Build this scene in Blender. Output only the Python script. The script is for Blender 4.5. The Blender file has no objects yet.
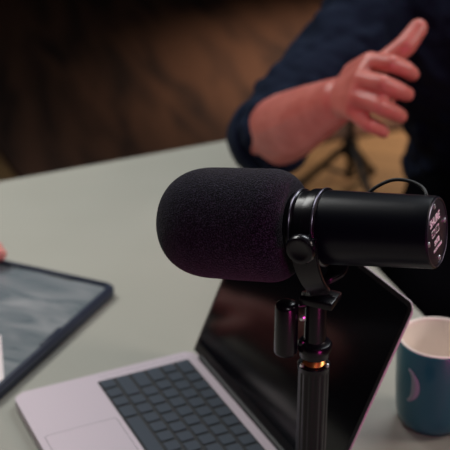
import bpy, bmesh, math, random
from mathutils import Vector, Matrix
random.seed(7)
PI=math.pi
S=bpy.context.scene
COL=S.collection
# ------------------------------------------------------------------ camera
cd=bpy.data.cameras.new('camera'); cam=bpy.data.objects.new('camera',cd); COL.objects.link(cam); S.camera=cam
cam.location=(0,0,.74); cam.rotation_euler=(PI/2-math.radians(25.3),0,0)
cd.sensor_width=36; cd.lens=1165*36/450; cd.clip_start=.02; cd.clip_end=60
cd.dof.use_dof=True; cd.dof.focus_distance=.955; cd.dof.aperture_fstop=8.0
# ------------------------------------------------------------------ view, world, lights
S.view_settings.view_transform='Standard'; S.view_settings.look='None'; S.view_settings.gamma=1; S.view_settings.exposure=0
w=bpy.data.worlds.new('world'); S.world=w; w.use_nodes=True
w.node_tree.nodes['Background'].inputs[0].default_value=(.25,.38,.75,1); w.node_tree.nodes['Background'].inputs[1].default_value=.04
def area(name,loc,target,size,power,color,sy=None):
    l=bpy.data.lights.new(name,'AREA'); l.energy=power; l.color=color; l.size=size
    if sy: l.shape='RECTANGLE'; l.size_y=sy
    o=bpy.data.objects.new(name,l); COL.objects.link(o); o.location=loc
    o.rotation_euler=(Vector(target)-Vector(loc)).to_track_quat('-Z','Y').to_euler(); return o
area('key_softbox',(.75,2.2,1.85),(.1,1.1,0),.9,17,(.90,.96,1.0),.9)
k_=area('left_softbox',(-1.0,2.05,1.75),(-.55,1.55,0),1.0,9.5,(1.0,1.0,.97),.8); k_.data.spread=math.radians(95)
area('front_lamp',(.45,-.5,1.6),(0,1.1,.1),.35,4.5,(1.0,.90,.93))
area('right_panel',(1.45,1.0,.95),(.2,1.2,.1),.45,10,(1.0,.86,.80))
g_=area('magenta_lamp',(.70,-.30,.10),(.05,.9,.28),.3,0.85,(1.0,.05,.45)); g_.data.spread=math.radians(70)
def spot(name,loc,target,power,color,ang,blend=.8,soft=.1):
    l=bpy.data.lights.new(name,'SPOT'); l.energy=power; l.color=color; l.spot_size=math.radians(ang); l.spot_blend=blend; l.shadow_soft_size=soft
    o=bpy.data.objects.new(name,l); COL.objects.link(o); o.location=loc
    o.rotation_euler=(Vector(target)-Vector(loc)).to_track_quat('-Z','Y').to_euler(); return o
spot('warm_floor_spot',(1.4,4.9,1.8),(1.05,4.5,-.73),460,(1.0,.74,.55),62,1.0,.25)
spot('red_arm_spot',(-.75,.45,.75),(.17,1.50,.24),12,(1.0,.20,.20),14,.7,.08)

# ------------------------------------------------------------------ materials
def mat(name,color,rough=.5,metal=0.,bump=None,var=None,coat=0.,sheen=0.,spec=None,sss=0.):
    """bump=(scale,strength,distance)  var=(scale,color2,low,high)"""
    m=bpy.data.materials.new(name); m.use_nodes=True; N=m.node_tree.nodes; L=m.node_tree.links
    b=N['Principled BSDF']; b.inputs['Base Color'].default_value=(*color,1); b.inputs['Roughness'].default_value=rough; b.inputs['Metallic'].default_value=metal
    if coat: b.inputs['Coat Weight'].default_value=coat; b.inputs['Coat Roughness'].default_value=.15
    if sheen: b.inputs['Sheen Weight'].default_value=sheen; b.inputs['Sheen Roughness'].default_value=.4
    if spec is not None: b.inputs['Specular IOR Level'].default_value=spec
    if sss: b.inputs['Subsurface Weight'].default_value=sss; b.inputs['Subsurface Radius'].default_value=(.012,.004,.002); b.inputs['Subsurface Scale'].default_value=1
    tc=N.new('ShaderNodeTexCoord')
    if bump:
        n=N.new('ShaderNodeTexNoise'); n.inputs['Scale'].default_value=bump[0]; n.inputs['Detail'].default_value=4
        L.new(tc.outputs['Object'],n.inputs['Vector'])
        bp=N.new('ShaderNodeBump'); bp.inputs['Strength'].default_value=bump[1]; bp.inputs['Distance'].default_value=bump[2]
        L.new(n.outputs['Fac'],bp.inputs['Height']); L.new(bp.outputs['Normal'],b.inputs['Normal'])
    if var:
        n=N.new('ShaderNodeTexNoise'); n.inputs['Scale'].default_value=var[0]; n.inputs['Detail'].default_value=5
        L.new(tc.outputs['Object'],n.inputs['Vector'])
        r=N.new('ShaderNodeValToRGB'); r.color_ramp.elements[0].position=var[2]; r.color_ramp.elements[1].position=var[3]
        r.color_ramp.elements[0].color=(*color,1); r.color_ramp.elements[1].color=(*var[1],1)
        L.new(n.outputs['Fac'],r.inputs['Fac']); L.new(r.outputs['Color'],b.inputs['Base Color'])
    return m
M=dict(
 foam=mat('foam',(.004,.0026,.007),.95,bump=(800,1.0,.0018),var=(900,(.055,.047,.082),.48,.70),sheen=.12,spec=.1),
 mic=mat('mic_enamel',(.002,.003,.007),.32,bump=(1500,.12,.0002),spec=.32),
 mic_edge=mat('mic_collar_enamel',(.004,.004,.007),.25,spec=.6),
 rim=mat('edge_highlight_metal',(.13,.12,.16),.3,.9),  # paler metal that paints highlights on the collar ridges and plate rim
 plate=mat('mic_plate',(.012,.010,.015),.4),
 steel=mat('bright_steel',(.75,.72,.75),.28,1.),
 ink=mat('pale_print',(.85,.80,.82),.5),
 rubber=mat('black_rubber',(.012,.012,.014),.55),
 pole=mat('anodised_black',(.003,.0025,.005),.24,spec=.4),
 brass=mat('brass_thread',(.85,.38,.12),.3,1.),
 alu=mat('laptop_aluminium',(.57,.49,.54),.5,.2,bump=(2500,.05,.0001)),
 well=mat('keyboard_well',(.006,.007,.009),.6),
 key=mat('keycap',(.058,.072,.092),.32),
 glass=mat('display_glass',(.002,.002,.003),.10,spec=.4),
 bezel=mat('display_bezel',(.002,.002,.003),.3),
 case=mat('tablet_case',(.006,.012,.034),.45),
 table=mat('table_laminate',(.33,.325,.28),.5,bump=(300,.04,.0002),var=(6,(.35,.345,.30),.3,.7),spec=.4),
 tedge=mat('table_edging',(.40,.41,.37),.5),
 tleg=mat('table_leg_steel',(.03,.03,.03),.4,.7),
 skin=mat('skin',(.46,.125,.10),.40,bump=(160,.12,.0008),var=(30,(.58,.20,.165),.35,.7),sss=.12),
 skin_pink=mat('skin_pink',(.62,.25,.21),.5,bump=(160,.1,.0008),sss=.1),
 nail=mat('nail',(.62,.32,.28),.3),
 eye=mat('eye_white',(.8,.8,.8),.2), iris=mat('iris',(.05,.03,.02),.2),
 hair=mat('dark_hair',(.015,.010,.008),.6,bump=(90,.6,.004)),
 shirt=mat('navy_cloth',(.0042,.0088,.0235),.95,bump=(18,.5,.012),spec=.2),
 trousers=mat('black_cloth',(.002,.002,.003),.95,bump=(14,.5,.01),spec=.02),
 pale_shirt=mat('wine_cloth',(.012,.008,.012),.85,bump=(18,.5,.01)),
 shoe=mat('shoe_leather',(.01,.01,.01),.4),
 chair_fab=mat('chair_fabric',(.003,.003,.004),.95,bump=(700,.5,.001)),
 chair_pl=mat('chair_plastic',(.006,.006,.007),.5),
 mug=mat('teal_glaze',(.006,.10,.13),.32,coat=.35,bump=(8,.08,.002)),
 mug_in=mat('cream_glaze',(.88,.78,.71),.3),
 mug_mark=mat('mug_print',(.26,.27,.33),.45),
 paper=mat('white_paper',(.88,.80,.80),.7),
 wall=mat('wall_paint',(.06,.06,.07),.9,bump=(60,.1,.002)),
 ceil=mat('ceiling_paint',(.12,.12,.13),.9),
 trim=mat('trim_paint',(.05,.05,.05),.6),
 stand=mat('stand_black',(.006,.006,.007),.5),
)
# tablet glass with fingerprints (roughness and tint smears); the grey is painted-in reflection
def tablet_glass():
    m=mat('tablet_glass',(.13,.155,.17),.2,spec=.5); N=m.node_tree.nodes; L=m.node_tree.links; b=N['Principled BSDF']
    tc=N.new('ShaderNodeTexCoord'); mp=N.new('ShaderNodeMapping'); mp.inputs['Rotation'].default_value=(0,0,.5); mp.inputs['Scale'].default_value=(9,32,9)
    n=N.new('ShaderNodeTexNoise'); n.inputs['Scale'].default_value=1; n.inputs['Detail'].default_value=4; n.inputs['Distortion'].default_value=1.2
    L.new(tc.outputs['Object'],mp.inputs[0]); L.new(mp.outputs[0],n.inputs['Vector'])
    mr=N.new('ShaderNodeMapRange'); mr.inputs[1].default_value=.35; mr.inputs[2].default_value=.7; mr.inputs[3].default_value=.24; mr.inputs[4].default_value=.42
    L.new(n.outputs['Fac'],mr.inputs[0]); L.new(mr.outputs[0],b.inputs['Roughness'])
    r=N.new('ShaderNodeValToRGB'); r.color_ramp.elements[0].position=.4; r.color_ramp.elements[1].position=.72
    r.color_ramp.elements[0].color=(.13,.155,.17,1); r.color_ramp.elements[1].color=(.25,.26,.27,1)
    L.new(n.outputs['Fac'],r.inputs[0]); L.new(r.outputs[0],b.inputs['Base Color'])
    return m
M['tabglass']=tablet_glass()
def planks():
    m=mat('floor_planks',(.3,.18,.08),.45); N=m.node_tree.nodes; L=m.node_tree.links; b=N['Principled BSDF']
    tc=N.new('ShaderNodeTexCoord'); mp=N.new('ShaderNodeMapping'); mp.inputs['Rotation'].default_value=(0,0,.3)
    br=N.new('ShaderNodeTexBrick'); br.inputs['Scale'].default_value=1; br.inputs['Brick Width'].default_value=1.4; br.inputs['Row Height'].default_value=.14; br.inputs['Mortar Size'].default_value=.003
    br.inputs['Color1'].default_value=(.36,.22,.10,1); br.inputs['Color2'].default_value=(.30,.18,.085,1); br.inputs['Mortar'].default_value=(.05,.03,.02,1)
    L.new(tc.outputs['Object'],mp.inputs[0]); L.new(mp.outputs[0],br.inputs['Vector']); L.new(br.outputs['Color'],b.inputs['Base Color'])
    return m
M['floor']=planks()
def rugmat():
    m=mat('rug_pile',(.1,.05,.03),.95,bump=(60,.6,.01)); N=m.node_tree.nodes; L=m.node_tree.links; b=N['Principled BSDF']
    tc=N.new('ShaderNodeTexCoord'); mp=N.new('ShaderNodeMapping'); mp.inputs['Scale'].default_value=(9,1.15,1); m0=N.new('ShaderNodeMapping'); m0.inputs['Rotation'].default_value=(0,0,math.radians(-12))
    n=N.new('ShaderNodeTexNoise'); n.inputs['Scale'].default_value=1; n.inputs['Detail'].default_value=2.5; n.inputs['Distortion'].default_value=.5
    L.new(tc.outputs['Object'],m0.inputs[0]); L.new(m0.outputs[0],mp.inputs[0]); L.new(mp.outputs[0],n.inputs['Vector'])
    r=N.new('ShaderNodeValToRGB'); r.color_ramp.elements[0].position=.36; r.color_ramp.elements[1].position=.58
    r.color_ramp.elements[0].color=(.040,.022,.017,1); r.color_ramp.elements[1].color=(.14,.068,.040,1)
    L.new(n.outputs['Fac'],r.inputs[0]); L.new(r.outputs[0],b.inputs['Base Color'])
    return m
M['rug']=rugmat()

# ------------------------------------------------------------------ helpers
def link(name,bm,m,parent=None,smooth=35,mats=None):
    bmesh.ops.recalc_face_normals(bm,faces=bm.faces)
    me=bpy.data.meshes.new(name); bm.to_mesh(me); bm.free()
    for x in (mats or [m]): me.materials.append(x)
    if smooth:
        for p in me.polygons: p.use_smooth=True
        me.set_sharp_from_angle(angle=math.radians(smooth))
    o=bpy.data.objects.new(name,me); COL.objects.link(o)
    if parent: o.parent=parent
    return o
def empty(name,loc,rz=0,mat4=None):
    o=bpy.data.objects.new(name,None); COL.objects.link(o); o.empty_display_size=.05
    if mat4 is not None: o.matrix_world=mat4
    else: o.location=loc; o.rotation_euler=(0,0,rz)
    return o
def tag(o,label,cat,group=None):
    o['label']=label; o['category']=cat
    if group: o['group']=group
    return o
def struct(o): o['kind']='structure'; return o
def copy_tree(o,parent=None):
    c=o.copy(); COL.objects.link(c); c.parent=parent
    for ch in list(o.children): copy_tree(ch,c)
    return c
def box(bm,lo,hi,bev=0,seg=2):
    r=bmesh.ops.create_cube(bm,size=1); vs=r['verts']
    lo=Vector(lo);hi=Vector(hi)
    for v in vs: v.co=Vector([(lo[i]+hi[i])/2+v.co[i]*(hi[i]-lo[i]) for i in range(3)])
    if bev:
        es=list({e for v in vs for e in v.link_edges}); bmesh.ops.bevel(bm,geom=es,offset=bev,segments=seg,affect='EDGES',profile=.5)
def frame(d):
    d=Vector(d).normalized(); a=Vector((0,0,1)) if abs(d.z)<.9 else Vector((1,0,0))
    u=d.cross(a).normalized(); return d,u,d.cross(u)
def revolve(bm,prof,origin=(0,0,0),axis=(1,0,0),n=64,ripple=None):
    """prof: list of (t along axis, radius); closed at ends when r==0"""
    d,u,v=frame(axis); o=Vector(origin); rings=[]
    for t,r in prof:
        if r<=1e-7: rings.append([bm.verts.new(o+d*t)])
        else:
            ring=[]
            for k in range(n):
                a=2*PI*k/n; rr=r if not ripple else r*ripple(a,t)
                ring.append(bm.verts.new(o+d*t+(u*math.cos(a)+v*math.sin(a))*rr))
            rings.append(ring)
    for A,B in zip(rings,rings[1:]):
        if len(A)==1 and len(B)==1: continue
        for k in range(n):
            k2=(k+1)%n
            if len(A)==1: bm.faces.new((A[0],B[k],B[k2]))
            elif len(B)==1: bm.faces.new((A[k],A[k2],B[0]))
            else: bm.faces.new((A[k],A[k2],B[k2],B[k]))
    return bm
def spline(pts,n=8):
    P=[Vector(p) for p in pts]; P=[P[0]*2-P[1]]+P+[P[-1]*2-P[-2]]; out=[]
    for i in range(1,len(P)-2):
        a,b,c,d=P[i-1:i+3]
        for k in range(n):
            t=k/n; out.append(.5*((2*b)+(c-a)*t+(2*a-5*b+4*c-d)*t*t+(3*b-a-3*c+d)*t**3))
    out.append(P[-2]); return out
def tube(bm,pts,r,n=14,cap=True):
    pts=[Vector(p) for p in pts]; rs=r if isinstance(r,(list,tuple)) else [r]*len(pts)
    rings=[]; T=(pts[1]-pts[0]).normalized(); _,u,v=frame(T)
    for i,p in enumerate(pts):
        t=(pts[min(i+1,len(pts)-1)]-pts[max(i-1,0)]).normalized()
        u=(u-t*u.dot(t)).normalized(); v=t.cross(u)
        rings.append([bm.verts.new(p+(u*math.cos(2*PI*k/n)+v*math.sin(2*PI*k/n))*rs[i]) for k in range(n)])
    for A,B in zip(rings,rings[1:]):
        for k in range(n): bm.faces.new((A[k],A[(k+1)%n],B[(k+1)%n],B[k]))
    if cap: bm.faces.new(rings[0][::-1]); bm.faces.new(rings[-1])
    return bm
def strip(bm,pts,widths,thick,wdir):
    """flat bar bent through pts; its width runs along wdir"""
    pts=[Vector(p) for p in pts]; wd=Vector(wdir).normalized(); R=[]
    for i,p in enumerate(pts):
        t=(pts[min(i+1,len(pts)-1)]-pts[max(i-1,0)]).normalized(); nn=t.cross(wd).normalized()
        h=widths[i]/2
        R.append([bm.verts.new(p+wd*a*h+nn*b*thick/2) for a,b in((-1,-1),(1,-1),(1,1),(-1,1))])
    for A,B in zip(R,R[1:]):
        for k in range(4): bm.faces.new((A[k],A[(k+1)%4],B[(k+1)%4],B[k]))
    bm.faces.new(R[0][::-1]); bm.faces.new(R[-1])
    bmesh.ops.bevel(bm,geom=[e for e in bm.edges],offset=thick*.22,segments=2,affect='EDGES')
    return bm
def rrect(x0,y0,x1,y1,r,n=6):
    out=[]
    for cx,cy,a0 in((x1-r,y1-r,0),(x0+r,y1-r,90),(x0+r,y0+r,180),(x1-r,y0+r,270)):
        for k in range(n+1):
            a=math.radians(a0+90*k/n); out.append((cx+r*math.cos(a),cy+r*math.sin(a)))
    return out
def prism(bm,outline,z0,z1,bev=0,seg=2,fn=None):
    fn=fn or (lambda x,y,z:(x,y,z))
    a=[bm.verts.new(fn(x,y,z0)) for x,y in outline]; b=[bm.verts.new(fn(x,y,z1)) for x,y in outline]; n=len(a)
    fb=bm.faces.new(a[::-1]); ft=bm.faces.new(b)
    for k in range(n): bm.faces.new((a[k],a[(k+1)%n],b[(k+1)%n],b[k]))
    if bev: bmesh.ops.bevel(bm,geom=list(ft.edges)+list(fb.edges),offset=bev,segments=seg,affect='EDGES')
    return bm
def ringprism(bm,outer,inner,z0,z1,bev=0):
    n=len(outer); V=[[bm.verts.new((x,y,z)) for x,y in o] for z in(z0,z1) for o in(outer,inner)]
    o0,i0,o1,i1=V; top=[]
    for k in range(n):
        j=(k+1)%n
        bm.faces.new((o0[k],o0[j],o1[j],o1[k])); bm.faces.new((i0[j],i0[k],i1[k],i1[j]))
        bm.faces.new((o1[k],o1[j],i1[j],i1[k])); bm.faces.new((o0[j],o0[k],i0[k],i0[j]))
    if bev:
        es=[e for e in bm.edges if e.is_valid and ((e.verts[0] in o1 and e.verts[1] in o1) or (e.verts[0] in i1 and e.verts[1] in i1) or (e.verts[0] in o0 and e.verts[1] in o0))]
        bmesh.ops.bevel(bm,geom=es,offset=bev,segments=3,affect='EDGES')
    return bm
def text_mesh(name,s,size,extr,m,parent,mat4):
    c=bpy.data.curves.new(name,'FONT'); c.body=s; c.size=size; c.extrude=extr; c.align_x='CENTER'; c.align_y='CENTER'; c.offset=size*.02
    t=bpy.data.objects.new(name+'_tmp',c); COL.objects.link(t)
    bpy.context.view_layer.update(); dg=bpy.context.evaluated_depsgraph_get()
    me=bpy.data.meshes.new_from_object(t.evaluated_get(dg)); bpy.data.objects.remove(t)
    me.materials.clear(); me.materials.append(m); me.transform(mat4)
    o=bpy.data.objects.new(name,me); COL.objects.link(o); o.parent=parent; return o

# ------------------------------------------------------------------ setting
FZ=-.73
bm=bmesh.new(); box(bm,(-4,-2,FZ-.1),(4,8,FZ)); struct(link('floor',bm,M['floor'],smooth=0))
bm=bmesh.new(); box(bm,(-4,-2,2.1),(4,8,2.2)); struct(link('ceiling',bm,M['ceil'],smooth=0))
for nm,lo,hi in(('wall_back',(-4,8,FZ-.1),(4,8.1,2.2)),('wall_front',(-4,-2.1,FZ-.1),(4,-2,2.2)),('wall_left',(-4.1,-2.1,FZ-.1),(-4,8.1,2.2)),('wall_right',(4,-2.1,FZ-.1),(4.1,8.1,2.2))):
    bm=bmesh.new(); box(bm,lo,hi); struct(link(nm,bm,M['wall'],smooth=0))
for nm,lo,hi in(('baseboard_back',(-4,7.98,FZ),(4,8,FZ+.1)),('baseboard_left',(-4,-2,FZ),(-3.98,7.98,FZ+.1)),('baseboard_right',(3.98,-2,FZ),(4,7.98,FZ+.1))):
    bm=bmesh.new(); box(bm,lo,hi,.004); struct(link(nm,bm,M['trim'],smooth=0))
# rug: its near-left corner shows at the frame's left side
a=Vector((-.761,3.664)); b=Vector((-.657,3.432)); e=(b-a).normalized(); q=Vector((-e.y,e.x))
c0=b+e*.10
outl=[c0,c0+q*2.6,c0+q*2.6-e*3.2,c0-e*3.2]
bm=bmesh.new(); prism(bm,[(p.x,p.y) for p in outl],FZ,FZ+.014,.005)
tag(link('rug',bm,M['rug']),'streaked dark brown rug lying on the floor behind the table','rug')

# ------------------------------------------------------------------ table
A=Vector((.040,1.932)); d1=Vector((-.893,-.450)).normalized(); d2=Vector((.317,-.948)).normalized()
B=A+d2*2.3; D=A+d1*1.08; Cn=D+d2*2.3
tb=empty('conference_table',(.0,.9,FZ)); tag(tb,'large grey-green table under the laptop, tablet, mug and microphone stand','table')
def tl(p): return (p.x-0,p.y-.9)
def roundpoly(P,r,n=6):
    out=[]
    for i in range(len(P)):
        p,a_,b_=P[i],P[i-1],P[(i+1)%len(P)]; da=(a_-p).normalized(); db=(b_-p).normalized()
        for k in range(n+1):
            t=k/n; s=p+da*r; f=p+db*r; out.append(s*(1-t)**2+p*2*t*(1-t)+f*t*t)
    return out
rp=roundpoly([A,D,Cn,B],.02)
bm=bmesh.new(); prism(bm,[tl(p) for p in rp],.705,.73,.0015); link('tabletop',bm,M['table'],tb)
big=[tl(p) for p in rp]; cx=sum(p[0] for p in big)/len(big); cy=sum(p[1] for p in big)/len(big)
bm=bmesh.new(); ringprism(bm,[(cx+(x-cx)*1.0022,cy+(y-cy)*1.0022) for x,y in big],[(cx+(x-cx)*.9995,cy+(y-cy)*.9995) for x,y in big],.7055,.7285)
link('edge_band',bm,M['tedge'],tb)
for P_,s1,s2 in((A,1,1),(D,-1,1),(B,1,-1),(Cn,-1,-1)):
    p=P_+d1*.12*s1+d2*.12*s2; x,y=tl(p)
    bm=bmesh.new(); box(bm,(x-.03,y-.03,0),(x+.03,y+.03,.705),.004); link('leg',bm,M['tleg'],tb)

# ------------------------------------------------------------------ laptop
LW,LD=.3126,.2212
lp=empty('laptop',(-.038,1.19,0),math.radians(-64.3)); tag(lp,'open silver laptop with a black screen behind the microphone','laptop')
bm=bmesh.new(); prism(bm,rrect(0,-LD,LW,0,.012),.0025,.0135,.0016,3); link('base',bm,M['alu'],lp)
for x in(.03,LW-.03):
    for y in(-.03,-LD+.03):
        bm=bmesh.new(); revolve(bm,[(0,0),(0,.008),(.003,.008),(.003,0)],(x,y,0),(0,0,1),20); link('foot',bm,M['rubber'],lp)
kb_x0,kb_x1,kb_y0,kb_y1=.0170,.2956,-.0140,-.1272
bm=bmesh.new(); prism(bm,rrect(kb_x0,kb_y1,kb_x1,kb_y0,.002,3),.0132,.01365); kb=link('keyboard',bm,M['well'],lp)
pit=(kb_x1-kb_x0-.0012)/14.5; rp_=(kb_y0-kb_y1-.0012)/6; kc={}
rows=[[1.5]+[1]*13,[1]*13+[1.5],[1.5]+[1]*13,[1.75]+[1]*11+[1.75],[2.25]+[1]*10+[2.25],[1,1,1,1.25,5,1.25,1,1,'ud',1]]
def keyobj(w,h,x,y):
    k=(round(w,5),round(h,5))
    if k not in kc:
        b2=bmesh.new(); prism(b2,rrect(-w/2,-h/2,w/2,h/2,.0016,3),0,.0013,.0003,1); o=link('key',b2,M['key'],kb); kc[k]=o
    else: o=kc[k].copy(); COL.objects.link(o); o.parent=kb
    o.location=(x,y,.01365)
for ri,row in enumerate(rows):
    x=kb_x0+.0006
    y=kb_y0-.0006-rp_*(ri+.5)
    for u_ in row:
        if u_=='ud':
            for s in(1,-1): keyobj(pit-.0036,rp_/2-.0022,x+pit/2,y+s*rp_/4)
            x+=pit; continue
        w_=u_*pit; keyobj(w_-.0036,rp_-.0036,x+w_/2,y); x+=w_
tx0,tx1,ty0,ty1=.091,.2216,-.1325,-.2135
bm=bmesh.new(); ringprism(bm,rrect(tx0,ty1,tx1,ty0,.004),rrect(tx0+.0005,ty1+.0005,tx1-.0005,ty0-.0005,.0036),.0133,.01358); tp=link('trackpad',bm,M['well'],lp)
bm=bmesh.new(); prism(bm,rrect(tx0+.0005,ty1+.0005,tx1-.0005,ty0-.0005,.0036),.0133,.01362); link('pad_surface',bm,M['alu'],tp)
# speaker grilles either side of the keys
for x in(.0055,.3005):
    bm=bmesh.new()
    for i in range(3):
        for j in range(34): revolve(bm,[(0,.0004),(.00005,.0004),(.00005,0)],(x+i*.0030,-.018-j*.0031,.01352),(0,0,1),6)
    link('speaker_grille',bm,M['well'],lp,smooth=0)
# lid: built flat in (x, up) and leaned back
lean=math.radians(23.6); hz=.0120
def lidfn(x,h,t):   # t: depth behind the display face
    return (x, h*math.sin(lean)+t*math.cos(lean), hz+h*math.cos(lean)-t*math.sin(lean))
LH=.217
def lidout(x0,y0,x1,y1,r_):
    return [p for p in rrect(x0,y0,x1,y1,r_) if p[1]>y0+r_]+[(x0,y0),(x1,y0)]
bm=bmesh.new(); prism(bm,lidout(0,.0015,LW,LH,.0095),.0004,.0030,.0008,2,fn=lidfn); lid=link('lid',bm,M['alu'],lp)
bm=bmesh.new(); prism(bm,lidout(.0003,.0018,LW-.0003,LH-.0003,.0092),0,.0005,0,2,fn=lidfn); link('display_bezel',bm,M['bezel'],lid)
bm=bmesh.new(); prism(bm,rrect(.005,.014,LW-.005,LH-.005,.006),-.0002,.0001,0,2,fn=lidfn); link('screen',bm,M['glass'],lid)
bm=bmesh.new(); tube(bm,[(.02,.001,.0125),(LW-.02,.001,.0125)],.0045,16); link('hinge',bm,M['rubber'],lp)

# ------------------------------------------------------------------ tablet
ang=math.radians(156)        # direction of its top edge, away from the near-right corner
tt=empty('tablet',(-.1405,1.3525,0),ang); tag(tt,'tablet in a black folio frame with a smudged screen, its grey a painted reflection','tablet')
TW,TL=.225,.292
bm=bmesh.new(); ringprism(bm,rrect(0,0,TW,TL,.016),rrect(.0115,.0115,TW-.0115,TL-.0115,.006),.0,.0155,.003); fr=link('case_frame',bm,M['case'],tt)
bm=bmesh.new(); prism(bm,rrect(.008,.008,TW-.008,TL-.008,.006),.001,.0117); link('back_shell',bm,M['case'],tt)
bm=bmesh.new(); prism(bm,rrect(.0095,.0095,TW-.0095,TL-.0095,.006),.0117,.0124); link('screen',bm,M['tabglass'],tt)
for x0,x1 in((.06,.10),(.14,.19)):
    bm=bmesh.new(); box(bm,(x0,.0068,.0140),(x1,.0112,.0167),.0008); link('case_clip',bm,M['case'],fr)
bm=bmesh.new(); box(bm,(.0066,.13,.0140),(.0115,.175,.0167),.0008); link('case_clip',bm,M['case'],fr)
# paper on the tablet's far side (its right edge enters the frame at left)
pp=empty('paper_note',(-.2495,1.116,.0128),math.radians(12)); tag(pp,'white paper note lying over the tablet at the left edge','paper')
bm=bmesh.new(); vs=[]
for i in range(9):
    for j in range(13):
        u_,v_=i/8,j/12; vs.append(bm.verts.new((-.105*u_,.11*v_,.0006+.004*u_*v_)))
for i in range(8):
    for j in range(12): bm.faces.new((vs[i*13+j],vs[i*13+j+1],vs[(i+1)*13+j+1],vs[(i+1)*13+j]))
o=link('sheet',bm,M['paper'],pp); md=o.modifiers.new('t','SOLIDIFY'); md.thickness=.0004

# ------------------------------------------------------------------ mug
mg=empty('mug',(.2265,1.0640,0),0); tag(mg,'dark teal mug with a cream interior beside the laptop screen','mug')
R=.0440; H=.106
outer=[(0,0),(0,.026),(.0015,.0275),(.003,.033),(.010,.0385),(.022,.0405),(.05,.0425),(H-.003,R),(H-.0008,R-.0008),(H,R-.0022)]
bm=bmesh.new(); revolve(bm,outer+[(H-.0005,R-.0030)],(0,0,0),(0,0,1),72); bd=link('body',bm,M['mug'],mg,60)
bm=bmesh.new(); revolve(bm,[(H-.0016,R-.0010),(H+.0004,R-.0016),(H+.0009,R-.0026),(H+.0002,R-.0040),(H-.003,R-.0048),(.05,.0375),(.02,.0355),(.010,.030),(.006,.018),(.006,0)],(0,0,0),(0,0,1),72); link('interior',bm,M['mug_in'],mg,60)
ha=math.radians(-22)
hp=[(.0405,.020),(.052,.0195),(.066,.028),(.071,.045),(.067,.062),(.055,.072),(.0415,.073)]
pts=spline([(r*math.cos(ha),r*math.sin(ha),z) for r,z in hp],6)
bm=bmesh.new(); tube(bm,pts,.0055,14); link('handle',bm,M['mug'],mg,60)
# crescent print, wrapped on the glaze
bm=bmesh.new(); ca=math.radians(-133); n=20; o1=[];o2=[]
def wrap(s,z,off=.0002):
    rr=.0405+(z-.022)/(.05-.022)*.002+off+.0001 if z<.05 else .0425+(z-.05)/(.041)*.0015+off+.0001
    a_=ca+s/rr; return (rr*math.cos(a_),rr*math.sin(a_),z)
for k in range(n+1):
    t=math.radians(-72+144*k/n); wd_=.0065*math.cos(math.radians(-72+144*k/n))+.0004
    R0=.0200; cxm=-.012
    o1.append(bm.verts.new(wrap(cxm+R0*math.cos(t),.064+R0*1.1*math.sin(t)))); o2.append(bm.verts.new(wrap(cxm+(R0-wd_*1.4)*math.cos(t),.064+(R0-wd_)*1.1*math.sin(t))))
for k in range(n): bm.faces.new((o1[k],o1[k+1],o2[k+1],o2[k]))
cr=link('crescent_print',bm,M['mug_mark'],bd); md=cr.modifiers.new('t','SOLIDIFY'); md.thickness=.0003; md.offset=0

# ------------------------------------------------------------------ microphone (local frame: +X along the body to the end plate, origin at the yoke pivot)
ax=Vector((.890,-.425,.154)).normalized()
nx=Vector((ax.y,-ax.x,0)).normalized()      # horizontal, square to the body, towards the camera
if nx.y>0: nx=-nx
up=nx.cross(ax); 
if up.z<0: up=-up
# local axes X=ax, Y=-nx , Z=up
Yl=-nx; Zl=ax.cross(Yl)
Mw=Matrix(((ax.x,Yl.x,Zl.x,.0663),(ax.y,Yl.y,Zl.y,.881),(ax.z,Yl.z,Zl.z,.3225),(0,0,0,1)))
mc=empty('microphone',(0,0,0),mat4=Mw); tag(mc,'black broadcast microphone with thick foam windscreen on the stand','microphone')
Rb=.0325; RF=.0483
# foam windscreen
prof=[]
xr=-.0075; xl=-.1325
def sup(t,n_): return
for k in range(0,17):      # right shoulder
    a_=PI/2*k/16; r_=.024; prof.append((xr-r_*(1-math.sin(a_))*.95+0.0, (RF-r_)+r_*math.cos(a_)) )
prof=[(xr+.001,.0)]+[(xr+.001,.012),(xr+.001,.020)]+prof[::-1][0:]
# order: from the right end going left
prof2=[(xr,0),(xr,.018)]
for k in range(0,17):
    a_=PI/2*k/16; prof2.append((xr-.022*(1-math.cos(a_)),(RF-.017)+.017*math.sin(a_)))
prof2.append((-.05,RF)); prof2.append((-.075,RF))
for k in range(1,25):
    a_=PI/2*k/24; prof2.append((-.082-(abs(xl)-.082)*math.sin(a_)**.86, RF*(math.cos(a_)**.74 if k<24 else 0)))
bm=bmesh.new(); revolve(bm,prof2,(0,0,-.0008),n=96); link('foam_windscreen',bm,M['foam'],mc,80)
# dark gap sleeve and stepped collar
bm=bmesh.new(); revolve(bm,[(-.009,0),(-.009,.0285),(-.003,.0285),(-.0025,.0312),(-.0005,.0316),(.0005,.0312),(.0008,.0300),(.0085,.0303),(.0090,.0316),(.0105,.0320),(.0175,.0320),(.0185,.0327),(.0205,.0327),(.0215,.0316),(.0215,0)],n=96); link('collar',bm,M['mic_edge'],mc,30)
# body
BL_=.1145
bm=bmesh.new(); revolve(bm,[(.020,0),(.020,.0309),(.028,.0309),(.10,.0294),(BL_-.004,.0292),(BL_-.0010,.0289),(BL_,.0279),(BL_,.0272),(BL_-.0016,.0267),(BL_-.0016,0)],n=96); link('body',bm,M['mic'],mc,30)
for x0,r0 in((.0186,.0325),(-.0022,.0312)):  # thin pale rings added over the collar ridges as their lit edge lines
    bm=bmesh.new(); revolve(bm,[(x0,r0-.001),(x0,r0+.0003),(x0+.0006,r0+.0006),(x0+.0014,r0+.0006),(x0+.0019,r0+.0003),(x0+.0019,r0-.001)],n=96); link('ridge_highlight',bm,M['rim'],mc,30)
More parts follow.
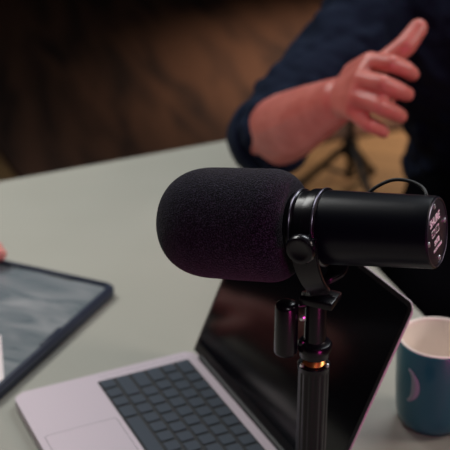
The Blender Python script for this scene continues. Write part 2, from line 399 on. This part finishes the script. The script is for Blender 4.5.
# end plate with rim, screws, print
bm=bmesh.new(); revolve(bm,[(BL_-.0018,0),(BL_-.0018,.0265),(BL_-.0006,.0265),(BL_-.0004,.0260),(BL_-.0004,0)],n=72); pl=link('end_plate',bm,M['plate'],mc,30)
bm=bmesh.new(); revolve(bm,[(BL_-.0012,.0279),(BL_+.0002,.0279),(BL_+.0005,.0274),(BL_+.0002,.0268),(BL_-.0012,.0268)],n=72); link('bright_rim',bm,M['rim'],pl,30)
XP=BL_-.0004
for k in range(4):
    a_=math.radians(93-90*k); y_,z_=.0225*math.cos(a_),.0225*math.sin(a_)
    bm=bmesh.new(); revolve(bm,[(0,.0022),(.0006,.0020),(.0009,.0012),(.0009,.0007),(.0003,.0005),(.0003,0)],(XP,y_,z_),n=18); link('screw',bm,M['steel'],pl,40)
def plate_mat(y,z,rot):   # text XY plane -> plate YZ plane facing +X
    return Matrix.Translation((XP+.0001,y,z))@Matrix(((0,0,1,0),(1,0,0,0),(0,1,0,0),(0,0,0,1)))@Matrix.Rotation(rot,4,'Z')
tr=0
text_mesh('lettering','SHURE',.0090,.0001,M['ink'],pl,plate_mat(-.0030,.0118,tr))
text_mesh('lettering','SM7B',.0060,.0001,M['ink'],pl,plate_mat(-.002,-.0066,tr))
text_mesh('lettering','MICROPHONE',.0034,.0001,M['ink'],pl,plate_mat(-.0010,-.0122,tr))
for k,(dx,dz) in enumerate(((-.0065,0),(.0045,0))):
    mm=plate_mat(-.0030,.0028,tr)@Matrix.Translation((dx,dz,0))
    bm=bmesh.new(); ringprism(bm,rrect(-.0042,-.003,.0042,.003,.0008,2),rrect(-.0035,-.0023,.0035,.0023,.0005,2),0,.00012); bm.transform(mm); link('switch_icon',bm,M['ink'],pl,0)
    bm=bmesh.new(); box(bm,(-.0022,-.0004,0),(.0006,.0004,.0002)); box(bm,(-.0001,-.0012,0),(.0008,.0014,.0002)); bm.transform(mm); link('switch_slot',bm,M['steel'],pl,0)
# yoke: flat bar bent under the body, in local coords; knobs on both sides
pole_top=Vector((.0785,.877,.2600)); Mi=Mw.inverted(); pt=Mi@pole_top
dn=(pt-Vector((0,0,0)))
ypts=[]
KX=.0150
side=[(KX,-.0380,.004),(KX,-.0383,-.010),(KX+.0005,-.0370,-.022),(KX+.001,-.030,-.038),(KX+.0005,-.018,-.052),(pt.x,-.009,pt.z+.006),(pt.x,0,pt.z+.0045)]
full=side+[(x,-y,z) for x,y,z in side[-2::-1]]
sp=spline(full,4)
wds=[.0245-.006*min(1,max(0,(abs(sp[0].z-p.z))/.055)) for p in sp]
bm=bmesh.new(); strip(bm,sp,wds,.0040,(1,0,.18)); yk=link('yoke',bm,M['pole'],mc,40)
for s in(-1,1):
    bm=bmesh.new(); revolve(bm,[(0,.0115),(.0012,.0125),(.006,.0125),(.0078,.0112),(.0084,.0085),(.0078,.0068),(.0078,0)],(KX,s*.0400,-.001),(0,s,0),40,ripple=lambda a,t:1+.012*math.cos(a*20)); link('knob',bm,M['mic_edge'],yk,40)
    bm=bmesh.new(); revolve(bm,[(0,.008),(.009,.008)],(KX,s*.0300,-.001),(0,s,0),24); link('pivot_boss',bm,M['mic_edge'],yk,40)
bm=bmesh.new(); revolve(bm,[(0,.0032),(.0012,.0030),(.0022,.0016),(.0023,0)],(pt.x,-.011,pt.z+.0085),(0,-.35,.94),18); link('yoke_screw',bm,M['steel'],yk,40)
# cable loop on the far side, rising over the body
cb=spline([(.050,.016,.022),(.060,.020,.0295),(.073,.023,.0345),(.087,.022,.0345),(.099,.017,.0315),(.1045,.010,.0285),(.1045,.007,.0265)],6)
bm=bmesh.new(); tube(bm,cb,.0015,10); link('cable',bm,M['rubber'],mc,60)

# ------------------------------------------------------------------ microphone stand
hd=Vector((.434,-.901,0)); px_,py_=.0785,.877
ms=empty('microphone_stand',(px_,py_,0)); tag(ms,'black desktop microphone stand with a fluted pole and side lever','microphone stand')
bm=bmesh.new(); revolve(bm,[(0,0),(0,.067),(.003,.070),(.010,.069),(.013,.062),(.015,.02),(.015,0)],(hd.x*.062,hd.y*.062,0),(0,0,1),72); link('base',bm,M['pole'],ms,40)
def rip(a,t): return 1-.055*(.5+.5*math.cos(a*14))**2
ztop=.1915
bm=bmesh.new(); revolve(bm,[(.012,0),(.012,.0138),(ztop-.012,.0138),(ztop-.006,.0138)],(0,0,0),(0,0,1),168,ripple=rip); link('pole',bm,M['pole'],ms,50)
bm=bmesh.new(); revolve(bm,[(ztop-.006,0),(ztop-.006,.0142),(ztop-.001,.0146),(ztop,.0140),(ztop,.0095),(ztop-.001,0)],(0,0,0),(0,0,1),48); link('pole_cap',bm,M['pole'],ms,30)
for k in range(2):
    a_=math.radians(-150+k*118); bm=bmesh.new(); revolve(bm,[(0,.0020),(.0022,.0020),(.0030,.0008),(.003,0)],(.0128*math.cos(a_),.0128*math.sin(a_),ztop),(0,0,1),14); link('cap_bolt',bm,M['steel'],ms,40)
bm=bmesh.new(); tp_=[(ztop-.002,0),(ztop-.002,.0092)]
for k in range(5): z=ztop-.0005+k*.0016; tp_+=[(z,.0092),(z+.0008,.0101)]
tp_+=[(ztop+.0075,.0092),(ztop+.0075,0)]
revolve(bm,tp_,(0,0,0),(0,0,1),40); link('brass_thread',bm,M['brass'],ms,20)
zf=ztop+.0070
bm=bmesh.new(); revolve(bm,[(zf,0),(zf,.0122),(zf+.001,.0132),(zf+.0065,.0137),(zf+.0075,.0150),(zf+.0125,.0152),(zf+.0145,.0140),(zf+.0155,.0115),(zf+.017,.0098),(zf+.017,0)],(0,0,0),(0,0,1),56); link('flange',bm,M['pole'],ms,35)
bm=bmesh.new(); revolve(bm,[(zf+.016,0),(zf+.016,.0098),(.252,.0094),(.2545,.0088),(.2545,0)],(0,0,0),(0,0,1),40); link('upper_tube',bm,M['pole'],ms,35)
bm=bmesh.new(); c_=Vector((0,0,.2575)); box(bm,(-.0115,-.0125,.2535),(.0185,.0125,.2605),.0012)
bmesh.ops.rotate(bm,verts=bm.verts,cent=(0,0,0),matrix=Matrix.Rotation(math.radians(-25),3,'Z')); link('top_bracket',bm,M['pole'],ms,35)
# side lever: upright rounded cylinder on two short arms
kx,ky=-.0255,-.0035; z0,z1=.2035,.2545
bm=bmesh.new(); revolve(bm,[(z0,0),(z0,.0088),(z0+.0012,.0101),(z0+.003,.0104),(z1-.005,.0101),(z1-.002,.0092),(z1-.0004,.0065),(z1,.003),(z1,0)],(kx,ky,0),(0,0,1),48); lv=link('lever_grip',bm,M['pole'],ms,50)
for z in(z0+.006,z1-.0045):
    bm=bmesh.new(); tube(bm,[(kx+.005,ky,z),(-.004,-.001,z)],.0019,12); link('lever_arm',bm,M['pole'],ms,50)
for z in(z0+.012,z1-.014):
    bm=bmesh.new(); revolve(bm,[(0,0),(0,.0028),(.0015,.0028),(.0024,.001),(.0024,0)],(-.0120,-.0065,z),(0,-1,0),16); link('lever_screw',bm,M['steel'] if z>.23 else M['pole'],ms,50)

# ------------------------------------------------------------------ people
_ico={}
def hull(bm,spheres,sub=2):
    t=bmesh.new()
    for p,r in spheres:
        if isinstance(r,(int,float)): r=(r,r,r)
        bmesh.ops.create_icosphere(t,subdivisions=sub,radius=1,matrix=Matrix.Translation(p)@Matrix.Diagonal((*r,1)))
    res=bmesh.ops.convex_hull(t,input=t.verts)
    dead=[v for v in t.verts if not v.link_faces]; bmesh.ops.delete(t,geom=dead,context='VERTS')
    inner=[g for g in res.get('geom_interior',[]) if isinstance(g,bmesh.types.BMVert) and g.is_valid]
    if inner: bmesh.ops.delete(t,geom=inner,context='VERTS')
    me=bpy.data.meshes.new('t'); t.to_mesh(me); t.free(); bm.from_mesh(me); bpy.data.meshes.remove(me)
def limb(bm,pts,rs,sub=3):
    for i in range(len(pts)-1): hull(bm,[(pts[i],rs[i]),(pts[i+1],rs[i+1])],sub)
def blend(name,bm,vox,smooth_it,m,parent,folds=0):
    """fuse overlapping volumes into one continuous skin"""
    me=bpy.data.meshes.new(name); bm.to_mesh(me); bm.free()
    o=bpy.data.objects.new(name,me); COL.objects.link(o)
    r=o.modifiers.new('r','REMESH'); r.mode='VOXEL'; r.voxel_size=vox
    s=o.modifiers.new('s','SMOOTH'); s.iterations=smooth_it; s.factor=.5
    if folds:
        tx=bpy.data.textures.new('folds','CLOUDS'); tx.noise_scale=.042; tx.noise_depth=1
        d=o.modifiers.new('d','DISPLACE'); d.texture=tx; d.strength=folds; d.mid_level=.5
    bpy.context.view_layer.update(); dg=bpy.context.evaluated_depsgraph_get()
    m2=bpy.data.meshes.new_from_object(o.evaluated_get(dg)); o.modifiers.clear(); o.data=m2
    m2.materials.clear(); m2.materials.append(m)
    for p in m2.polygons: p.use_smooth=True
    o.parent=parent
    return o
V=Vector
def person(name,root_loc,J,skin,shirt,label,vox=.003,sleeve_long=(False,False)):
    root=empty(name,root_loc); tag(root,label,'person'); O=V(root_loc)
    L=lambda p:V(p)-O
    face=V(J['face']).normalized(); rt=V((face.y,-face.x,0)).normalized()   # figure's own right hand side
    upv=V((0,0,1))
    pel,wai,che,nek,hed=[L(J[k]) for k in('pelvis','waist','chest','neck','head')]
    bm=bmesh.new()
    hull(bm,[(pel+rt*.085,.095),(pel-rt*.085,.095),(wai+rt*.06,.09),(wai-rt*.06,.09)])
    hull(bm,[(wai+rt*.06,.09),(wai-rt*.06,.09),(che+rt*.075,.105),(che-rt*.075,.105)])
    shs=[L(J['armR'][0]),L(J['armL'][0])]
    hull(bm,[(che+rt*.075,.105),(che-rt*.075,.105),(shs[0],.055),(shs[1],.055),(nek,.055)])
    limb(bm,[nek,hed-upv*.03+face*-.01],[.058,.055])
    # head
    hull(bm,[(hed+upv*.035-face*.02,(.078,.088,.085)),(hed+upv*.02+face*.015,(.070,.074,.08))],3)
    hull(bm,[(hed+face*.03-upv*.01,.062),(hed+face*.062-upv*.078,.028),(hed-upv*.04,.055)],3)
    hull(bm,[(hed+face*.083+upv*.018,.009),(hed+face*.108-upv*.022,.012),(hed+face*.086-upv*.028,.014)])
    for s in(-1,1):
        hull(bm,[(hed+rt*s*.078+upv*.012-face*.012,.012),(hed+rt*s*.082-upv*.018-face*.006,.009),(hed+rt*s*.085+upv*.014-face*.024,.010)])
        hull(bm,[(hed+face*.083+rt*s*.012+upv*.034,.008),(hed+face*.072+rt*s*.042+upv*.034,.008)])
    hull(bm,[(hed+face*.088-upv*.052+rt*.014,.007),(hed+face*.088-upv*.052-rt*.014,.007),(hed+face*.093-upv*.052,.008)])
    for k in('armR','armL'):
        a=[L(p) for p in J[k]]; ra=[.055,.046,.053,.051,.042,.031]
        sh,el,wr=a; mid=sh.lerp(el,.5); fm=el.lerp(wr,.3); f2=el.lerp(wr,.65)
        limb(bm,[sh,mid,el,fm,f2,wr],ra)
    for k in('legR','legL'):
        hp_,kn,an,toe=[L(p) for p in J[k]]
        limb(bm,[hp_,hp_.lerp(kn,.5),kn,kn.lerp(an,.3),an],[.090,.078,.058,.056,.038])
        limb(bm,[an-upv*.02,toe],[.036,.026])
    # hands
    for k in('handR','handL'):
        Hn=J[k]; W=L(Hn['w'])
        mcps=[L(f[0]) for f in Hn['fingers']]
        pr=Hn.get('pr',.0120); hull(bm,[(W,.024)]+[(m_,pr) for m_ in mcps],3)
        tb_=[L(p) for p in Hn['thumb']]
        hull(bm,[(W,.020),(tb_[0],.018),(mcps[0],.0135)],3)
        hull(bm,[(tb_[0],.018),(tb_[1],.0125),(mcps[0],.010)],3)
        limb(bm,[tb_[0],tb_[1],tb_[2],tb_[3]],[.0170,.0150,.0145,.0125])
        for i,f in enumerate(Hn['fingers']):
            p=[L(q) for q in f]; r0=(.0118,.0120,.0116,.0104)[i]
            limb(bm,p,[r0*1.08,r0,r0*.93,r0*.84])
    body=blend('body',bm,vox,3,skin,root)
    # eyes
    for s in(-1,1):
        b2=bmesh.new(); bmesh.ops.create_uvsphere(b2,u_segments=20,v_segments=12,radius=.0125,matrix=Matrix.Translation(hed+face*.076+rt*s*.030+upv*.018)); link('eye',b2,M['eye'],root)
        b2=bmesh.new(); bmesh.ops.create_uvsphere(b2,u_segments=16,v_segments=8,radius=.0058,matrix=Matrix.Translation(hed+face*.0845+rt*s*.030+upv*.018)); link('iris',b2,M['iris'],root)
    # hair
    b2=bmesh.new(); hull(b2,[(hed+upv*.045-face*.026,(.086,.092,.088)),(hed+upv*.055+face*.014,(.074,.074,.066))],3)
    hull(b2,[(hed+upv*.02-face*.045,(.078,.070,.075)),(hed-upv*.03-face*.045,(.062,.055,.04))],3)
    blend('hair',b2,.006,4,M['hair'],root)
    # shirt
    b2=bmesh.new(); g=.014
    hull(b2,[(pel+rt*.085+upv*.05,.100+g),(pel-rt*.085+upv*.05,.100+g),(wai+rt*.06,.09+g),(wai-rt*.06,.09+g)])
    hull(b2,[(wai+rt*.06,.09+g),(wai-rt*.06,.09+g),(che+rt*.075,.105+g),(che-rt*.075,.105+g)])
    hull(b2,[(che+rt*.075,.105+g),(che-rt*.075,.105+g),(shs[0],.055+g),(shs[1],.055+g),(nek-upv*.02,.058+g)])
    for k,lg in zip(('armR','armL'),sleeve_long):
        sh,el,wr=[L(p) for p in J[k]]
        if lg: pts=[sh,sh.lerp(el,.5),el,el.lerp(wr,.5),wr.lerp(el,.06)]; rr=[.072,.062,.060,.052,.042]
        else: pts=[sh,sh.lerp(el,.25),sh.lerp(el,.5),sh.lerp(el,.75),el]; rr=[.072,.064,.060,.065,.063]
        limb(b2,pts[:-1],rr[:-1])
        if not lg:
            # folds gathered above the elbow, and the sleeve carried a little past it
            for t_ in(.38,.52,.66,.80): 
                c=sh.lerp(el,t_); _,u,v=frame(el-sh); tilt=(el-sh).normalized()
                hull(b2,[(c+u*.018+tilt*.008,.056),(c-u*.018-tilt*.008,.056)])
            fd=(wr-el).normalized(); past=J.get('cuff',.018)
            hull(b2,[(sh.lerp(el,.75),.064),(el,.063),(el+fd*past*.3,.061)])
        else: limb(b2,pts[-2:],rr[-2:])
    sh_o=blend('shirt',b2,.006,3,shirt,root,.028)
    # cuffs: a rolled band round each arm
    for k,lg in zip(('armR','armL'),sleeve_long):
        sh,el,wr=[L(p) for p in J[k]]; fd=(wr-el).normalized()
        if lg: c=wr.lerp(el,.02); r_=.043; ln=.05
        else: c=el+fd*J.get('cuff',.018); r_=.0615; ln=.04
        b2=bmesh.new(); revolve(b2,[(-ln,r_-.005),(-ln*.8,r_+.003),(-.004,r_+.004),(0,r_+.002),(.001,r_-.002),(-.002,r_-.005),(-ln*.5,r_-.007)],c,fd,40,ripple=lambda a,t:1+.02*math.sin(3*a+1)+.012*math.sin(7*a+t*90)); link('cuff',b2,shirt,sh_o,60)
    # trousers
    b2=bmesh.new()
    hull(b2,[(pel+rt*.085,.095+.010),(pel-rt*.085,.095+.010),(pel+upv*.06+rt*.07,.095),(pel+upv*.06-rt*.07,.095)])
    for k in('legR','legL'):
        hp_,kn,an,toe=[L(p) for p in J[k]]
        limb(b2,[hp_,hp_.lerp(kn,.5),kn,kn.lerp(an,.35),an+upv*.02],[.104,.092,.073,.068,.055])
    blend('trousers',b2,.008,3,M['trousers'],root)
    for k in('legR','legL'):
        hp_,kn,an,toe=[L(p) for p in J[k]]
        b2=bmesh.new(); fl=FZ-O.z; hull(b2,[(V((an.x,an.y,fl+.045)),.044),(V((an.x,an.y,fl+.042)),.041),(V((toe.x,toe.y,fl+.034)),.033)],3); 
        blend('shoe',b2,.005,2,M['shoe'],root)
    return root
# the speaker across the table, right hand raised in a gesture
J1=dict(face=(-.42,-.90,0),pelvis=(.535,2.05,-.175),waist=(.50,2.0,-.02),chest=(.46,1.94,.14),neck=(.43,1.90,.335),head=(.415,1.86,.49),cuff=.012,
 armR=[(.262,1.905,.262),(.0700,1.6760,.1000),(.1528,1.4973,.2221)],
 armL=[(.600,1.800,.262),(.640,1.560,.060),(.470,1.440,.034)],
 legR=[(.445,2.05,-.185),(.31,1.63,-.165),(.31,1.65,-.63),(.27,1.53,-.695)],
 legL=[(.615,2.0,-.185),(.58,1.54,-.165),(.60,1.58,-.63),(.56,1.46,-.695)],
 handR=dict(w=(.1560,1.4920,.2260),pr=.0120,fingers=[
  [(.1885,1.4600,.2905),(.2113,1.4330,.2961),(.2310,1.4380,.2870),(.2420,1.4520,.2760)],
  [(.1740,1.4400,.2725),(.1981,1.4090,.2772),(.2205,1.4170,.2655),(.2340,1.4330,.2550)],
  [(.1665,1.4310,.2525),(.1950,1.4020,.2500),(.2150,1.4100,.2385),(.2265,1.4260,.2275)],
  [(.1640,1.4320,.2325),(.1835,1.4080,.2225),(.1975,1.4150,.2140),(.2060,1.4270,.2050)]],
  thumb=[(.1730,1.4930,.2560),(.2130,1.4800,.2790),(.2370,1.4800,.3010),(.2540,1.4940,.3200)]),
 handL=dict(w=(.466,1.437,.034),fingers=[
  [(.405,1.425,.030),(.378,1.405,.022),(.360,1.392,.014),(.348,1.384,.0115)],
  [(.398,1.405,.030),(.366,1.386,.022),(.346,1.374,.014),(.333,1.366,.0115)],
  [(.398,1.384,.028),(.368,1.366,.022),(.350,1.355,.014),(.338,1.348,.0115)],
  [(.404,1.362,.026),(.380,1.346,.020),(.365,1.337,.013),(.356,1.332,.0105)]],
  thumb=[(.448,1.452,.028),(.418,1.462,.020),(.395,1.460,.016),(.378,1.450,.0125)]))
Hn=J1['handR']; dv=V((.001,0,-.0055)); Hn['w']=tuple(V(Hn['w'])+dv); Hn['fingers']=[[tuple(V(p)+dv) for p in f] for f in Hn['fingers']]; J1['armR'][2]=tuple(V(J1['armR'][2])+V((0,0,-.003)))
# keep the resting left hand off the frame's strip of table: shift it to the person's lap side
def shiftL(J,dv):
    dv=V(dv); J['armL'][1]=tuple(V(J['armL'][1])+dv*.6); J['armL'][2]=tuple(V(J['armL'][2])+dv)
    Hn=J['handL']; Hn['w']=tuple(V(Hn['w'])+dv); Hn['fingers']=[[tuple(V(p)+dv) for p in f] for f in Hn['fingers']]; Hn['thumb']=[tuple(V(p)+dv) for p in Hn['thumb']]
shiftL(J1,(.115,.02,-.06))
person('person',(.42,1.80,FZ),J1,M['skin'],M['shirt'],'person in a navy shirt with rolled sleeves, raising one open hand')
# the one at the left side of the table, a fingertip on the tablet
J2=dict(face=(.95,.25,0),pelvis=(-1.22,1.02,-.175),waist=(-1.19,1.03,-.02),chest=(-1.13,1.06,.14),neck=(-1.08,1.08,.335),head=(-1.04,1.09,.49),
 armR=[(-1.05,.89,.262),(-.98,.72,.02),(-.80,.66,.05)],
 armL=[(-1.12,1.25,.262),(-.86,1.372,.085),(-.545,1.425,.055)],
 legR=[(-1.18,.94,-.185),(-.76,.96,-.165),(-.82,.98,-.63),(-.70,1.01,-.695)],
 legL=[(-1.23,1.10,-.185),(-.80,1.20,-.165),(-.86,1.22,-.63),(-.74,1.25,-.695)],
 handL=dict(w=(-.54,1.427,.055),fingers=[
  [(-.455,1.414,.050),(-.415,1.412,.044),(-.390,1.413,.034),(-.372,1.414,.024)],
  [(-.450,1.436,.052),(-.404,1.438,.048),(-.374,1.440,.038),(-.350,1.441,.028)],
  [(-.452,1.457,.050),(-.408,1.460,.046),(-.380,1.461,.036),(-.358,1.462,.026)],
  [(-.460,1.477,.047),(-.425,1.482,.041),(-.402,1.484,.032),(-.386,1.485,.023)]],
  thumb=[(-.515,1.402,.045),(-.470,1.384,.038),(-.440,1.378,.030),(-.418,1.378,.022)]),
 handR=dict(w=(-.79,.655,.050),fingers=[
  [(-.705,.668,.035),(-.664,.674,.027),(-.639,.676,.017),(-.620,.677,.0125)],
  [(-.703,.646,.036),(-.658,.648,.028),(-.630,.648,.017),(-.609,.648,.0125)],
  [(-.707,.624,.034),(-.665,.622,.026),(-.640,.621,.016),(-.621,.620,.0125)],
  [(-.715,.603,.030),(-.682,.598,.022),(-.662,.596,.015),(-.648,.595,.0115)]],
  thumb=[(-.765,.680,.036),(-.725,.700,.026),(-.700,.706,.018),(-.682,.708,.0135)]))
# reach: bring the left fingertips to the tablet's corner at the frame edge
Hn=J2['handL']; dv=V((.045,-.033,.003))
Hn['w']=tuple(V(Hn['w'])+dv); Hn['fingers']=[[tuple(V(p)+dv) for p in f] for f in Hn['fingers']]; Hn['thumb']=[tuple(V(p)+dv) for p in Hn['thumb']]
J2['armL'][2]=tuple(V(J2['armL'][2])+dv)
person('person',(-1.1,1.1,FZ),J2,M['skin_pink'],M['pale_shirt'],'person reaching in from the left with a fingertip on the tablet')

# ------------------------------------------------------------------ chairs
def chair(name,loc,rz,label):
    """faces local -Y"""
    t=empty(name,loc,rz); tag(t,label,'chair')
    bm=bmesh.new(); prism(bm,rrect(-.24,-.24,.24,.22,.08),.375,.445,.025,4); link('seat',bm,M['chair_fab'],t)
    bm=bmesh.new(); vs=[]
    nI,nJ=10,12
    for side in(0,1):
        for i in range(nI+1):
            for j in range(nJ+1):
                u_=-1+2*i/nI; v_=j/nJ; hw=.21*(1-.12*v_**3)
                y_=.275+.10*v_-.045*u_*u_+(.028 if side else 0); vs.append(bm.verts.new((u_*hw,y_,.53+.46*v_)))
    n1=(nI+1)*(nJ+1); g=lambda s,i,j:vs[s*n1+i*(nJ+1)+j]
    for s in(0,1):
        for i in range(nI):
            for j in range(nJ): bm.faces.new((g(s,i,j),g(s,i+1,j),g(s,i+1,j+1),g(s,i,j+1)))
    for i in range(nI): bm.faces.new((g(0,i,0),g(0,i+1,0),g(1,i+1,0),g(1,i,0))); bm.faces.new((g(0,i,nJ),g(0,i+1,nJ),g(1,i+1,nJ),g(1,i,nJ)))
    for j in range(nJ): bm.faces.new((g(0,0,j),g(0,0,j+1),g(1,0,j+1),g(1,0,j))); bm.faces.new((g(0,nI,j),g(0,nI,j+1),g(1,nI,j+1),g(1,nI,j)))
    link('backrest',bm,M['chair_fab'],t)
    bm=bmesh.new(); strip(bm,spline([(0,.05,.368),(0,.22,.355),(0,.33,.42),(0,.345,.60)],5),[.06]*16,.014,(1,0,0)); link('back_support',bm,M['chair_pl'],t)
    bm=bmesh.new(); revolve(bm,[(.09,0),(.09,.03),(.22,.028),(.22,.018),(.37,.018),(.375,.07),(.385,.07),(.385,0)],(0,0,0),(0,0,1),32); link('post',bm,M['chair_pl'],t)
    for k in range(5):
        a_=2*PI*k/5+.3; c,s=math.cos(a_),math.sin(a_)
        bm=bmesh.new(); tube(bm,[(0,0,.115),(c*.15,s*.15,.10),(c*.29,s*.29,.072)],[.026,.02,.014],12); lg=link('star_leg',bm,M['chair_pl'],t)
        bm=bmesh.new(); revolve(bm,[(-.022,0),(-.022,.026),(-.016,.030),(-.004,.030),(-.003,.02),(.003,.02),(.004,.030),(.016,.030),(.022,.026),(.022,0)],(c*.29,s*.29,.030),(-s,c,0),28); link('caster',bm,M['rubber'],lg)
    return t
ch=chair('office_chair',(.505,2.01,FZ),math.atan2(-.42,.90),'black office chair under the person in the navy shirt')
c2=copy_tree(ch); c2.location=(-1.22,1.02,FZ); c2.rotation_euler=(0,0,math.radians(105)); c2['label']='black office chair under the person at the left'

# ------------------------------------------------------------------ light stand on the floor beyond the person
ls=empty('light_stand',(.388,3.37,FZ)); tag(ls,'thin black tripod stand on the wooden floor behind the arm','tripod stand')
bm=bmesh.new(); tube(bm,[(0,0,.04),(0,0,.75)],.011,14); link('pole',bm,M['stand'],ls)
bm=bmesh.new(); revolve(bm,[(.12,0),(.12,.024),(.165,.024),(.165,0)],(0,0,0),(0,0,1),20); link('collar',bm,M['stand'],ls)
for k in range(3):
    a_=math.radians(-90+25+120*k); c,s=math.cos(a_),math.sin(a_)
    bm=bmesh.new(); tube(bm,[(c*.015,s*.015,.145),(c*.15,s*.15,.014)],.012,12); lg=link('leg',bm,M['stand'],ls)
    bm=bmesh.new(); tube(bm,[(0,0,.05),(c*.08,s*.08,.078)],.006,10); link('brace',bm,M['stand'],ls)
    bm=bmesh.new(); bmesh.ops.create_uvsphere(bm,u_segments=14,v_segments=8,radius=.016,matrix=Matrix.Translation((c*.15,s*.15,.016))); link('rubber_foot',bm,M['rubber'],lg)
